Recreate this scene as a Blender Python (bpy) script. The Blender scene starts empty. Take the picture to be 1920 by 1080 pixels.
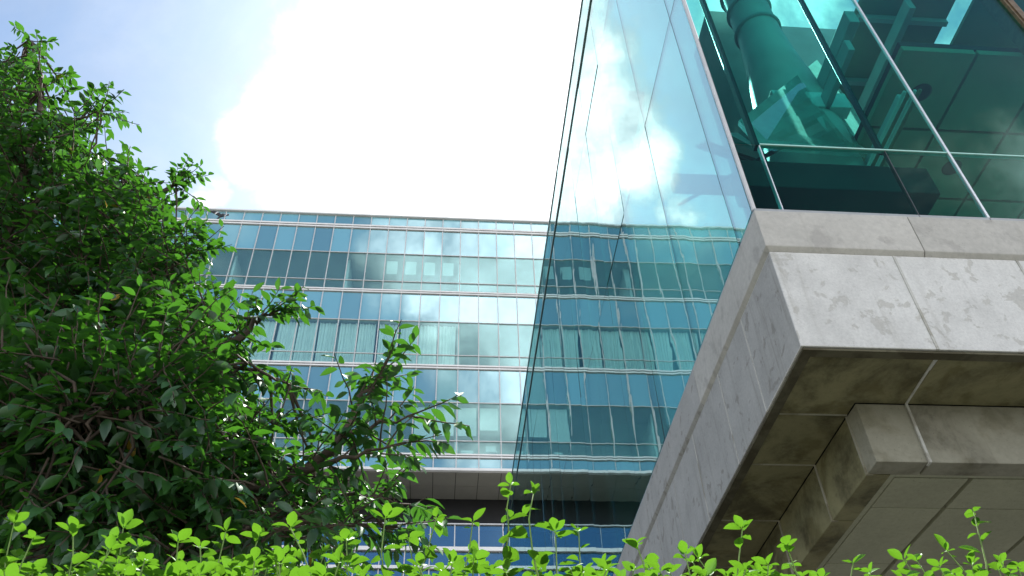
import bpy, bmesh, math, random
import numpy as np
from mathutils import Vector, Matrix

# ------------------------------------------------------------------ camera, sky, sun, exposure
SC = bpy.context.scene
COL = SC.collection
CAMZ = 1.5                      # eye height
D = 3.6                         # metres to the pavilion front
F = 30.0                        # metres to the office facade
RX = Vector((0.99663537, -0.07691285, -0.02832573))
RU = Vector((-0.03167553, -0.68017046, 0.73236931))
RF = Vector((0.07559494, 0.72900792, 0.6803182))
FPX = 1568.68
CAM = Vector((0, 0, CAMZ))

def ray(px, py):
    return RX * ((px - 960) / FPX) + RU * (-(py - 540) / FPX) + RF

def at(px, py, Y):
    d = ray(px, py)
    return CAM + d * (Y / d.y)

def atx(px, py, X):
    d = ray(px, py)
    return CAM + d * (X / d.x)

cd = bpy.data.cameras.new("camera")
cam = bpy.data.objects.new("camera", cd)
COL.objects.link(cam)
m = Matrix((RX, RU, -RF)).transposed().to_4x4()
m.translation = CAM
cam.matrix_world = m
cd.sensor_width = 36
cd.lens = FPX / 1920 * 36
cd.clip_start = 0.05
cd.clip_end = 2000
SC.camera = cam

SUN = Vector((0.03, 0.572, 0.819)).normalized()
sun_el = math.asin(SUN.z)
sun_az = math.atan2(SUN.x, SUN.y)
ld = bpy.data.lights.new("sun", "SUN")
ld.energy = 4.5
ld.angle = math.radians(0.5)
ld.color = (1.0, 0.95, 0.87)
lo = bpy.data.objects.new("sun", ld)
COL.objects.link(lo)
lo.rotation_euler = SUN.to_track_quat('Z', 'Y').to_euler()

SC.view_settings.view_transform = 'Standard'
SC.view_settings.look = 'None'
SC.view_settings.gamma = 1
SC.view_settings.exposure = 1.5
SC.render.engine = 'CYCLES'
SC.cycles.max_bounces = 10
SC.cycles.diffuse_bounces = 4
SC.cycles.glossy_bounces = 5
SC.cycles.transparent_max_bounces = 24
SC.cycles.caustics_reflective = False
SC.cycles.caustics_refractive = False
SC.cycles.sample_clamp_indirect = 6
SC.cycles.use_denoising = True

class NT:
    """small helper to write node trees"""
    def __init__(s, tree):
        s.t = tree
        tree.nodes.clear()
    def n(s, typ, ins=None, **kw):
        nd = s.t.nodes.new(typ)
        for k, v in kw.items():
            setattr(nd, k, v)
        for k, v in (ins or {}).items():
            sk = nd.inputs[k]
            if hasattr(v, 'is_output') or isinstance(v, bpy.types.NodeSocket):
                s.t.links.new(v, sk)
            else:
                sk.default_value = v
        return nd
    def math(s, op, a, b=0.0, c=0.0, clamp=False):
        return s.n('ShaderNodeMath', {0: a, 1: b, 2: c}, operation=op, use_clamp=clamp).outputs[0]
    def mix(s, f, a, b, blend='MIX'):
        nd = s.n('ShaderNodeMix', {0: f, 6: a, 7: b}, data_type='RGBA', blend_type=blend)
        return nd.outputs[2]
    def noise(s, vec, scale, detail=4, rough=.55, dist=0):
        return s.n('ShaderNodeTexNoise', {'Vector': vec, 'Scale': scale, 'Detail': detail, 'Roughness': rough, 'Distortion': dist}).outputs['Fac']
    def ramp(s, v, a, b, lo=0.0, hi=1.0):
        return s.n('ShaderNodeMapRange', {0: v, 1: a, 2: b, 3: lo, 4: hi}, interpolation_type='SMOOTHSTEP').outputs[0]

def c4(r, g, b):
    return (r, g, b, 1.0)

W = bpy.data.worlds.new("World")
SC.world = W
W.use_nodes = True
g = NT(W.node_tree)
sky = g.n('ShaderNodeTexSky', sky_type='NISHITA')
sky.sun_disc = False
sky.sun_elevation = sun_el
sky.sun_rotation = sun_az
sky.air_density = 1.0
sky.dust_density = 1.2
sky.ozone_density = 1.0
dirv = g.n('ShaderNodeTexCoord').outputs['Generated']
n1 = g.noise(dirv, 3.2, 9, .58, .25)
n2 = g.noise(dirv, 9.0, 9, .62, .4)
# cloud bodies: (direction, angular radius, weight)
def dpx(px, py, my=1):
    d = ray(px, py).normalized()
    return Vector((d.x, my * d.y, d.z))
BLOBS = [(dpx(960, 190), .30, 1.0), (dpx(720, 110), .09, .85), (dpx(590, 220), .10, .9), (dpx(490, 270), .06, .9), (dpx(640, 330), .11, .9), (dpx(800, 330), .2, 1), (dpx(1250, 330), .2, .8),
         (dpx(395, 360), .03, .62), (dpx(570, 50), .03, .6), (dpx(1470, 10), .12, 1.0), (dpx(1790, 30), .09, 1.0),
         (dpx(1000, 470, -1), .26, 1.0), (dpx(850, 430, -1), .13, .75), (dpx(420, 440, -1), .09, .7), (dpx(480, 500, -1), .10, .6), (dpx(640, 500, -1), .07, .5),
         (dpx(880, 800, -1), .08, .75), (dpx(960, 730, -1), .05, .6), (dpx(1080, 900, -1), .08, .6),
         # unseen clouds added behind to brighten the concrete front, clear of the mirrored directions
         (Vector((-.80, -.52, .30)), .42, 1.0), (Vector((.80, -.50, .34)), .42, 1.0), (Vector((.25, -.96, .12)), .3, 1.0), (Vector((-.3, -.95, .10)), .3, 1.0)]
tot = None
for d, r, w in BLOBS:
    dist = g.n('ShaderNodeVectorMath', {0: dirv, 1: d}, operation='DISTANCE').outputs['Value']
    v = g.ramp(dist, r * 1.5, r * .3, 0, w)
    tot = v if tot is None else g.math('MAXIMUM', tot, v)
dens = g.math('ADD', tot, g.math('MULTIPLY', g.math('SUBTRACT', n1, .5), 1.9))
dens = g.math('ADD', dens, g.math('MULTIPLY', g.math('SUBTRACT', n2, .5), 1.1))
cov = g.ramp(dens, .36, .86)
thin = g.ramp(g.math('ADD', g.math('MULTIPLY', n1, 1.0), g.math('MULTIPLY', n2, .3)), .45, 1.0, .05, .42)
cov = g.math('MAXIMUM', cov, thin)
shade = g.ramp(g.noise(dirv, 7.0, 8, .62, .3), .3, .7, .74, 1.12)
near = g.n('ShaderNodeVectorMath', {0: dirv, 1: SUN}, operation='DOT_PRODUCT').outputs['Value']
CLOUD_B = g.ramp(near, .25, .97, 5.8, 7.5)
# thick parts are the brightest; added banks behind are boosted to light the front
cb = g.math('MULTIPLY', g.math('MULTIPLY', shade, CLOUD_B), g.ramp(dens, .5, 1.3, .36, 1.12))
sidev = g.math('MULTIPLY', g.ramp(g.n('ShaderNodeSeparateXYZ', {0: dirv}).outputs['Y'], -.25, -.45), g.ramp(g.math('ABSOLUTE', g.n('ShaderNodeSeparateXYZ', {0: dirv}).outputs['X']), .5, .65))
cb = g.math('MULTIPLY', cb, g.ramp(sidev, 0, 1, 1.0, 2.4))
cb = g.math('MULTIPLY', cb, g.ramp(g.n('ShaderNodeVectorMath', {0: dirv, 1: dpx(1000, 440, -1)}, operation='DOT_PRODUCT').outputs['Value'], .93, .985, 1.0, 1.45))
ccol = g.n('ShaderNodeCombineColor', {0: cb, 1: cb, 2: g.math('MULTIPLY', cb, 1.02)}).outputs[0]
skyb = g.mix(1.0, sky.outputs[0], c4(.30, .39, .445), 'MULTIPLY')
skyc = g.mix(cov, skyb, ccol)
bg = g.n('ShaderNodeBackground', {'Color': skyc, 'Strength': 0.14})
g.n('ShaderNodeOutputWorld', {'Surface': bg.outputs[0]})

# ------------------------------------------------------------------ mesh helpers
rnd = random.Random(7)
R = np.random.default_rng(11)
BASE = {}

class MB:
    def __init__(s):
        s.v = []; s.f = []; s.mi = []
    def poly(s, pts, faces, mi=0):
        o = len(s.v)
        s.v += [tuple(p) for p in pts]
        for f in faces:
            s.f.append([i + o for i in f]); s.mi.append(mi)
    def box(s, a, b, mi=0):
        x0, y0, z0 = (min(a[i], b[i]) for i in range(3)); x1, y1, z1 = (max(a[i], b[i]) for i in range(3))
        s.poly([(x0, y0, z0), (x1, y0, z0), (x1, y1, z0), (x0, y1, z0), (x0, y0, z1), (x1, y0, z1), (x1, y1, z1), (x0, y1, z1)],
               [(0, 3, 2, 1), (4, 5, 6, 7), (0, 1, 5, 4), (1, 2, 6, 5), (2, 3, 7, 6), (3, 0, 4, 7)], mi)
    def prism(s, poly, z0, z1, mi=0):
        n = len(poly)
        s.poly([(x, y, z0) for x, y in poly] + [(x, y, z1) for x, y in poly],
               [list(range(n))[::-1], list(range(n, 2 * n))] + [(i, (i + 1) % n, n + (i + 1) % n, n + i) for i in range(n)], mi)
    def rings(s, rings, cap=True, mi=0):
        n = len(rings[0]); k = len(rings); fs = []
        for j in range(k - 1):
            for i in range(n):
                fs.append((j * n + i, j * n + (i + 1) % n, (j + 1) * n + (i + 1) % n, (j + 1) * n + i))
        if cap:
            fs.append(list(range(n))[::-1]); fs.append(list(range((k - 1) * n, k * n)))
        s.poly([p for r in rings for p in r], fs, mi)
    def tube(s, pts, rads, n=8, mi=0):
        rr = []
        prev = None
        for i, p in enumerate(pts):
            p = Vector(p)
            t = (Vector(pts[min(i + 1, len(pts) - 1)]) - Vector(pts[max(i - 1, 0)])).normalized()
            a = prev if prev is not None else (Vector((0, 0, 1)) if abs(t.z) < .9 else Vector((1, 0, 0)))
            a = (a - t * a.dot(t)).normalized(); prev = a
            b = t.cross(a)
            rr.append([tuple(p + (a * math.cos(2 * math.pi * q / n) + b * math.sin(2 * math.pi * q / n)) * rads[i]) for q in range(n)])
        s.rings(rr, True, mi)
    def lathe(s, c, prof, n=32, mi=0):
        s.rings([[(c[0] + r * math.cos(2 * math.pi * q / n), c[1] + r * math.sin(2 * math.pi * q / n), z) for q in range(n)] for r, z in prof], True, mi)

def obj(name, mb, mats, parent=None, bevel=0, smooth=False):
    me = bpy.data.meshes.new(name)
    b = BASE.get(parent.name, Vector()) if parent else Vector()
    v = [(x - b.x, y - b.y, z - b.z) for x, y, z in mb.v]
    me.from_pydata(v, [], mb.f)
    mats = mats if isinstance(mats, (list, tuple)) else [mats]
    for mt in mats:
        me.materials.append(mt)
    if len(mats) > 1:
        me.polygons.foreach_set('material_index', mb.mi)
    bm = bmesh.new(); bm.from_mesh(me)
    bmesh.ops.recalc_face_normals(bm, faces=bm.faces)
    if bevel:
        ed = [e for e in bm.edges if len(e.link_faces) == 2 and e.calc_face_angle(0) > .6]
        bmesh.ops.bevel(bm, geom=ed, offset=bevel, segments=2, affect='EDGES', profile=.6)
    bm.to_mesh(me); bm.free()
    if smooth:
        me.polygons.foreach_set('use_smooth', [True] * len(me.polygons))
    o = bpy.data.objects.new(name, me)
    COL.objects.link(o)
    if parent:
        o.parent = parent
    o_b = b
    BASE[o.name] = o_b
    return o

def tag(o, label=None, cat=None, group=None, kind=None):
    for k, v in (('label', label), ('category', cat), ('group', group), ('kind', kind)):
        if v:
            o[k] = v
    return o

def thing(name, loc, label, cat, group=None):
    o = bpy.data.objects.new(name, None)
    o.empty_display_size = .2
    COL.objects.link(o)
    o.location = loc
    BASE[o.name] = Vector(loc)
    return tag(o, label, cat, group)

# ------------------------------------------------------------------ materials
def mat(name):
    mt = bpy.data.materials.new(name)
    mt.use_nodes = True
    return mt, NT(mt.node_tree)

def plain(name, col, rough=.5, metal=0, var=.12, scale=6, spec=.5):
    mt, g = mat(name)
    P = g.n('ShaderNodeTexCoord').outputs['Object']
    v = g.ramp(g.noise(P, scale, 6, .6), .25, .75, 1 - var, 1 + var)
    hs = g.n('ShaderNodeHueSaturation', {'Color': c4(*col), 'Value': v}).outputs[0]
    bs = g.n('ShaderNodeBsdfPrincipled', {'Base Color': hs, 'Roughness': rough, 'Metallic': metal, 'Specular IOR Level': spec})
    g.n('ShaderNodeOutputMaterial', {'Surface': bs.outputs[0]})
    return mt

def concrete(name, base, patch, pa, pb, streak=.25, moss=None, moss_amt=0, scale=1.0, bump=.004):
    """cast concrete: base colour with peeling skim coat patches, drip streaks and pitting"""
    mt, g = mat(name)
    P = g.n('ShaderNodeTexCoord').outputs['Object']
    info = g.n('ShaderNodeObjectInfo').outputs['Random']
    off = g.n('ShaderNodeCombineXYZ', {0: g.math('MULTIPLY', info, 37.0), 1: g.math('MULTIPLY', info, 11.0), 2: 0.0}).outputs[0]
    P = g.n('ShaderNodeVectorMath', {0: P, 1: off}, operation='ADD').outputs[0]
    big = g.noise(P, 1.6 * scale, 8, .62, .3)
    fine = g.noise(P, 26 * scale, 5, .7)
    patchn = g.noise(P, 4.2 * scale, 9, .56, .35)
    pm = g.ramp(patchn, pa, pb)
    col = g.mix(pm, c4(*base), c4(*patch))
    col = g.mix(g.ramp(big, .3, .75, 0, .45), col, c4(*(x * .62 for x in base)))
    st = g.n('ShaderNodeMapping', {'Vector': P, 'Scale': (9.0, 9.0, .55)}).outputs[0]
    stn = g.ramp(g.noise(st, 1.4, 6, .6), .52, .8, 0, streak)
    col = g.mix(stn, col, c4(base[0] * .45, base[1] * .43, base[2] * .38))
    if moss:
        mo = g.ramp(g.math('ADD', g.noise(P, 2.3, 8, .66, .5), g.math('MULTIPLY', g.math('SUBTRACT', fine, .5), .3)), .42, .72, 0, moss_amt)
        col = g.mix(mo, col, c4(*moss))
    pit = g.ramp(g.noise(P, 70 * scale, 2, .5), .66, .74, 0, .5)
    col = g.mix(pit, col, c4(*(x * .4 for x in base)))
    col = g.n('ShaderNodeHueSaturation', {'Color': col, 'Value': g.ramp(fine, .2, .8, .9, 1.1)}).outputs[0]
    h = g.math('ADD', g.math('MULTIPLY', pm, -.5), g.math('ADD', g.math('MULTIPLY', fine, .5), g.math('MULTIPLY', pit, -.6)))
    bp = g.n('ShaderNodeBump', {'Height': h, 'Strength': .6, 'Distance': bump})
    bs = g.n('ShaderNodeBsdfPrincipled', {'Base Color': col, 'Roughness': .82, 'Normal': bp.outputs[0], 'Specular IOR Level': .3})
    g.n('ShaderNodeOutputMaterial', {'Surface': bs.outputs[0]})
    return mt

def glass(name, trans, refl, ior, base=0.0, wave=0.0, wscale=1.0, rough=0.0, jitter=.0):
    mt, g = mat(name)
    P = g.n('ShaderNodeTexCoord').outputs['Object']
    kw = {}
    if wave:
        info = g.n('ShaderNodeObjectInfo').outputs['Random']
        off = g.n('ShaderNodeCombineXYZ', {0: g.math('MULTIPLY', info, 91.0), 1: g.math('MULTIPLY', info, 53.0), 2: g.math('MULTIPLY', info, 17.0)}).outputs[0]
        P2 = g.n('ShaderNodeVectorMath', {0: P, 1: off}, operation='ADD').outputs[0]
        P3 = g.n('ShaderNodeMapping', {'Vector': P2, 'Scale': (1.0, 1.3, .45)}).outputs[0]
        h = g.math('ADD', g.noise(P3, wscale, 2, .4), g.math('MULTIPLY', g.noise(P2, wscale * 5, 1, .4), .05))
        bp = g.n('ShaderNodeBump', {'Height': h, 'Strength': 1.0, 'Distance': wave})
        kw = {'Normal': bp.outputs[0]}
    fr = g.math('POWER', g.n('ShaderNodeLayerWeight', {'Blend': .5}).outputs['Facing'], 5.0)
    fac = g.math('ADD', g.math('MULTIPLY', fr, 1 - base), base, clamp=True)
    tr = g.n('ShaderNodeBsdfTransparent', {'Color': c4(*trans)})
    gl = g.n('ShaderNodeBsdfGlossy', {'Color': c4(*refl), 'Roughness': rough, **kw})
    mx = g.n('ShaderNodeMixShader', {0: fac, 1: tr.outputs[0], 2: gl.outputs[0]})
    g.n('ShaderNodeOutputMaterial', {'Surface': mx.outputs[0]})
    return mt

def spandrel(name, col, refl, base):
    """opaque back-painted coated glass"""
    mt, g = mat(name)
    info = g.n('ShaderNodeObjectInfo').outputs['Random']
    v = g.ramp(info, 0, 1, .75, 1.3)
    hs = g.n('ShaderNodeHueSaturation', {'Color': c4(*col), 'Value': v}).outputs[0]
    df = g.n('ShaderNodeBsdfDiffuse', {'Color': hs})
    P = g.n('ShaderNodeTexCoord').outputs['Object']
    bp = g.n('ShaderNodeBump', {'Height': g.noise(P, .7, 2, .4), 'Strength': 1.0, 'Distance': .002})
    gl = g.n('ShaderNodeBsdfGlossy', {'Color': c4(*refl), 'Roughness': 0.0, 'Normal': bp.outputs[0]})
    fr = g.n('ShaderNodeFresnel', {'IOR': 1.6}).outputs[0]
    fac = g.math('ADD', g.math('MULTIPLY', fr, 1 - base), base, clamp=True)
    mx = g.n('ShaderNodeMixShader', {0: fac, 1: df.outputs[0], 2: gl.outputs[0]})
    g.n('ShaderNodeOutputMaterial', {'Surface': mx.outputs[0]})
    return mt

def leafmat(name, dark, light, trans, rough=.34, tw=.4, gloss=.06):
    mt, g = mat(name)
    a = g.n('ShaderNodeAttribute', attribute_name='var')
    v = a.outputs['Fac']
    P = g.n('ShaderNodeTexCoord').outputs['Object']
    col = g.mix(v, c4(*dark), c4(*light))
    col = g.n('ShaderNodeHueSaturation', {'Color': col, 'Value': g.ramp(g.noise(P, 60, 3), .3, .7, .85, 1.15)}).outputs[0]
    yl = g.ramp(v, .985, .99)
    col = g.mix(yl, col, c4(.55, .33, .02))
    df = g.n('ShaderNodeBsdfDiffuse', {'Color': col})
    gs = g.n('ShaderNodeBsdfGlossy', {'Color': c4(.9, 1, .95), 'Roughness': rough})
    bs = g.n('ShaderNodeMixShader', {0: gloss, 1: df.outputs[0], 2: gs.outputs[0]})
    tcol = g.mix(v, c4(*(x * .7 for x in trans)), c4(*trans))
    tl = g.n('ShaderNodeBsdfTranslucent', {'Color': tcol})
    mx = g.n('ShaderNodeMixShader', {0: tw, 1: bs.outputs[0], 2: tl.outputs[0]})
    g.n('ShaderNodeOutputMaterial', {'Surface': mx.outputs[0]})
    return mt

M = {}
M['ground'] = plain('paving', (.15, .15, .135), .85, 0, .2, 3)
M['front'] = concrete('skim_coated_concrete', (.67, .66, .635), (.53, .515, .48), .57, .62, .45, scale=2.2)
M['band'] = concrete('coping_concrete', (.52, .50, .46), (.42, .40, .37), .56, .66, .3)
M['side'] = concrete('weathered_dim_concrete', (.43, .42, .40), (.31, .295, .27), .58, .65, .6, scale=2.0)  # weathered, and darkened in its base for the dimmer light on the side
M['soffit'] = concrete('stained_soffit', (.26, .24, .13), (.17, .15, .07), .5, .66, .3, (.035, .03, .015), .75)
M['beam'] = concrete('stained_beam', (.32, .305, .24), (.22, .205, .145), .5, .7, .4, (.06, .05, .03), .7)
M['tile'] = concrete('ceiling_tile', (.42, .415, .30), (.385, .375, .27), .55, .75, .1)
M['joint'] = concrete('mortar', (.55, .54, .5), (.35, .33, .28), .5, .6, .2)
M['joint2'] = concrete('stained_mortar', (.36, .34, .27), (.24, .22, .15), .5, .6, .3)
M['moss'] = concrete('mossy_edge', (.12, .11, .07), (.07, .06, .035), .45, .6, .3)
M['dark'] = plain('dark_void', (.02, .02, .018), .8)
M['alu'] = plain('aluminium', (.72, .74, .75), .35, .6, .05)
M['white'] = plain('white_coated_metal', (.80, .79, .78), .45, 0, .06, 2)
M['mull'] = plain('grey_mullion', (.60, .59, .58), .4, .2, .08)
M['sill'] = plain('grey_sill', (.36, .37, .38), .5, .2, .12)
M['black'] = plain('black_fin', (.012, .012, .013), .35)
M['seal_gap'] = plain('sealant_and_gap_shade', (.03, .04, .045), .5)
M['edge'] = plain('glass_edge', (.20, .30, .30), .25, 0, .1)
M['pale_edge'] = plain('pale_glass_edge', (.42, .72, .66), .3, 0, .08)
M['bronze'] = plain('bronze_post', (.16, .11, .06), .45, .3, .3, 20)
M['inside'] = plain('painted_concrete', (.80, .81, .80), .7, 0, .1, 2)
M['floor'] = plain('pale_stone_floor', (.75, .75, .73), .6, 0, .06, 2)
M['inside2'] = plain('grey_concrete', (.42, .43, .43), .75, 0, .15, 2)
M['ceil'] = plain('interior_ceiling', (.22, .25, .17), .7, 0, .08, 2)
M['duct'] = plain('painted_column', (.52, .50, .47), .5, 0, .1, 2)
M['pav_side'] = glass('pavilion_side_glass', (.30, .56, .53), (.69, .92, .93), 1.75, .46, .0028, .9)
M['pav_front'] = glass('pavilion_front_glass', (.41, .83, .79), (.85, .95, .95), 1.45, .008, 0, .9)
M['clearglass'] = glass('clear_glass', (.9, .97, .95), (.9, .95, .95), 1.45, .04, 0)
mt_, g = mat('frosted_landing')
Pn = g.noise(g.n('ShaderNodeTexCoord').outputs['Object'], 3, 5, .6)
tc_ = g.n('ShaderNodeHueSaturation', {'Color': c4(.66, .78, .75), 'Value': g.ramp(Pn, .3, .7, .85, 1.1)}).outputs[0]
g.n('ShaderNodeOutputMaterial', {'Surface': g.n('ShaderNodeMixShader', {0: .6, 1: g.n('ShaderNodeBsdfDiffuse', {'Color': tc_}).outputs[0], 2: g.n('ShaderNodeBsdfTranslucent', {'Color': tc_}).outputs[0]}).outputs[0]})
M['frost'] = mt_
M['pane'] = glass('coated_vision_glass', (.86, 1.0, .985), (.66, .92, .97), 1.6, .15, .001, .7)
M['pane2'] = glass('podium_glass', (.4, .65, .8), (.55, .85, 1.0), 1.6, .34, .001, .7)
M['span'] = spandrel('spandrel_glass', (.18, .42, .48), (.66, .89, .96), .36)
M['span_l'] = spandrel('pale_spandrel_glass', (.25, .55, .55), (.62, .86, .96), .2)
M['room'] = plain('office_wall', (.78, .82, .80), .8, 0, .1, .5)
M['roomd'] = plain('office_ceiling', (.62, .66, .65), .8, 0, .1, .5)
M['curtain'] = plain('curtain_cloth', (.92, .92, .89), .9, 0, .05, 2)
M['board'] = plain('pale_board', (.62, .68, .66), .9, 0, .03, 2)
M['blind'] = plain('blind_cloth', (.85, .86, .84), .9, 0, .03, 2)
M['tiles2'] = plain('soffit_metal_panel', (.30, .29, .25), .6, 0, .08, 1)
M['bark'] = plain('bark', (.07, .05, .035), .85, 0, .4, 30)
M['stem'] = plain('green_stem', (.16, .26, .05), .6, 0, .2, 40)
M['leaf'] = leafmat('glossy_leaf', (.005, .027, .008), (.030, .105, .018), (.10, .36, .022), .45, .26, .085)
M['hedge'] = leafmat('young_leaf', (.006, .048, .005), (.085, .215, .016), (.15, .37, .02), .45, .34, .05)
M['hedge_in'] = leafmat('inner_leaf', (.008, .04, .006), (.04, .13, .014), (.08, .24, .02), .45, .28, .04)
M['feather'] = plain('dark_feather', (.03, .03, .032), .7, 0, .3, 40)
M['feather_w'] = plain('white_feather', (.75, .75, .74), .7, 0, .1, 40)

# ------------------------------------------------------------------ ground
b = MB()
b.poly([(-600, -600, 0), (600, -600, 0), (600, 600, 0), (-600, 600, 0)], [(0, 1, 2, 3)])
tag(obj('ground', b, M['ground']), kind='structure')

# ------------------------------------------------------------------ glass pavilion on its concrete deck
def d3(x, y, z):
    return (x * D, y * D, z * D + CAMZ)
XC, YC = .562, 1.0               # outer corner of the deck
pav = thing('glass_pavilion', (XC * D, YC * D, 0), 'raised green glass pavilion on a weathered grey concrete deck', 'building')

def sweep(profile, x_end=None, y_end=None, xa=None, ya=None, xc=XC, yc=YC):
    """sweep a profile [(inset, z)] along the front (x) and/or the side (y) of the deck, mitred at the corner"""
    st = []
    if x_end is not None and xa is not None:
        st = [lambda o: (x_end, yc + o), lambda o: (xa, yc + o)]
    elif y_end is not None and ya is not None:
        st = [lambda o: (xc + o, ya), lambda o: (xc + o, y_end)]
    else:
        st = [lambda o: (x_end, yc + o), lambda o: (xc + o, yc + o), lambda o: (xc + o, y_end)]
    b = MB()
    b.rings([[d3(*f(o), z) for o, z in profile] for f in st])
    return b

XR, YE = 2.3, 7.25               # right end and far end of the pavilion
G = .0016
fx = [.794 + .232 * k for k in range(7)] + [XR]
fy = [1.188, 1.363, 1.59] + [1.59 + .2 * k for k in range(1, 28)] + [YE]
# coping band with its sloped underside
band = [(-.003, 1.147), (-.003, 1.054), (.005, 1.0455), (.07, 1.0455), (.07, 1.147)]
bx = [.854, 1.55, XR]; by = [1.48, 2.16, 3.4, 5.2, YE]
obj('coping', sweep(band, x_end=bx[0] - G / 2, y_end=by[0] - G / 2), M['band'], pav, .006)
for a_, b_ in zip(bx[:-1], bx[1:]):
    obj('coping', sweep(band, xa=a_ + G / 2, x_end=b_ - G / 2), M['band'], pav, .006)
for a_, b_ in zip(by[:-1], by[1:]):
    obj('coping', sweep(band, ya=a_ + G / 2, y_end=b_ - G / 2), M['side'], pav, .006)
# fascia panels
pan = [(.003, 1.0445), (.003, .8298), (.06, .8298), (.06, 1.0445)]
# corner panel is one cast piece: front leg and side leg
cb_ = sweep(pan, x_end=fx[0] - G, y_end=fy[0] - G)
cb_.mi = [0] * len(cb_.f)
for i in range(len(cb_.f)):
    cx = sum(cb_.v[j][0] for j in cb_.f[i]) / len(cb_.f[i])
    ctr = [sum(cb_.v[j][k] for j in cb_.f[i]) / len(cb_.f[i]) for k in range(3)]
    if ctr[0] < (XC + .004) * D:
        cb_.mi[i] = 1
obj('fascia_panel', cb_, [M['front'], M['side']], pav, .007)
for a_, b_ in zip(fx[:-1], fx[1:]):
    obj('fascia_panel', sweep(pan, xa=a_ + G, x_end=b_ - G), M['front'], pav, .006)
for a_, b_ in zip(fy[:-1], fy[1:]):
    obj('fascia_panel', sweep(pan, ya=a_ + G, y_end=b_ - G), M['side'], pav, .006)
for x in fx[:-1]:
    b = MB(); b.box(d3(x - .0022, YC + .0018, .8295), d3(x + .0022, YC + .02, 1.044)); obj('joint_strip', b, M['joint'], pav, .003)
for y in fy[:-1]:
    b = MB(); b.box(d3(XC + .0022, y - .0016, .8295), d3(XC + .02, y + .0016, 1.044)); obj('joint_strip', b, M['joint'] if y < 1.6 else M['side'], pav, .003)
# drip edge and stained soffit
drip = [(.006, .8285), (.006, .8245), (.024, .8245), (.024, .8285)]
obj('drip_edge', sweep(drip, x_end=XR, y_end=YE), M['moss'], pav, .002)
x_b, y_b = .7135, 1.155
so = .0245
z0, z1 = .829, .85
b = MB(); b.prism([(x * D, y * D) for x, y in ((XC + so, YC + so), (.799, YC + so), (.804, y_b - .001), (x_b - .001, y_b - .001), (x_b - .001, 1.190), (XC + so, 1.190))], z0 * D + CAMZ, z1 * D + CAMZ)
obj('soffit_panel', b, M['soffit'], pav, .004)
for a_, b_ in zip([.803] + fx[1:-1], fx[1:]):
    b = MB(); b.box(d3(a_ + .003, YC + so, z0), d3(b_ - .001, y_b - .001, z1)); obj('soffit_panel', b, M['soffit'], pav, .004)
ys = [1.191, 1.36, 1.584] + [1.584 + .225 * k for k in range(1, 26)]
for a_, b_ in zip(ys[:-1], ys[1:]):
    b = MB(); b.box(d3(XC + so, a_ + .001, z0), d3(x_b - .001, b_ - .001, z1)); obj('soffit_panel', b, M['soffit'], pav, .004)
b = MB(); b.box(d3(XC + .0601, YC + .0601, .8505), d3(XR, YE, .88)); obj('deck_slab', b, M['dark'], pav)
for y in ys[:6]:
    b = MB(); b.box(d3(XC + so + .002, y - .0016, .8275), d3(x_b - .001, y + .0016, .835)); obj('joint_strip', b, M['joint2'], pav, .002)
b = MB(); b.prism([(x * D, y * D) for x, y in ((.797, YC + so), (.801, YC + so), (.807, y_b - .001), (.803, y_b - .001))], .8272 * D + CAMZ, .835 * D + CAMZ)
obj('joint_strip', b, M['joint'], pav, .002)
# downstand beam behind the soffit
bp_ = [(0, .8285), (0, .7125), (.042, .7125), (.042, .8285)]
kw = dict(xc=x_b, yc=y_b)
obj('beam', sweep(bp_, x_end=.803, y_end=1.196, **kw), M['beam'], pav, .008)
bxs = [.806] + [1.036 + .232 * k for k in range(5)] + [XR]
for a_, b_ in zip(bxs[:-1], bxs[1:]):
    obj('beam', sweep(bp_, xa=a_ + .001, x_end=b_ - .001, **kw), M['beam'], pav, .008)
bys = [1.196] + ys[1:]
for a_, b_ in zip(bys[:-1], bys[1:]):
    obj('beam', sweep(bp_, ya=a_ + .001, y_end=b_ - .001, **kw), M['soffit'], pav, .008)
b = MB(); b.box(d3(.8025, y_b - .0035, .711), d3(.8075, y_b + .01, .8283)); obj('joint_strip', b, M['joint'], pav, .004)
for y in bys[:6]:
    b = MB(); b.box(d3(x_b - .0025, y - .0022, .711), d3(x_b + .01, y + .0022, .8283)); obj('joint_strip', b, M['joint2'], pav, .003)
# recessed rim and ceiling tiles
obj('ceiling_rim', sweep([(.0425, .726), (.0425, .7175), (.056, .7175), (.056, .726)], x_end=XR, y_end=YE - .3, **kw), M['tile'], pav, .002)
b = MB(); b.box(d3(x_b + .0425, y_b + .0425, .7275), d3(XR, YE - .3, .745)); obj('ceiling_backing', b, M['dark'], pav)
tx = [.7705, .907] + [.907 + .214 * k for k in range(1, 7)]
ty = [1.212, 1.317] + [1.317 + .229 * k for k in range(1, 8)]
for i, (xa_, xb_) in enumerate(zip(tx[:-1], tx[1:])):
    for j, (ya_, yb_) in enumerate(zip(ty[:-1], ty[1:])):
        b = MB(); b.box(d3(xa_ + (.0045 if i else 0), ya_ + .0012, .7165), d3(xb_ - .0045, yb_ - .0012, .727)); obj('ceiling_tile', b, M['tile'], pav, .003)
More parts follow.
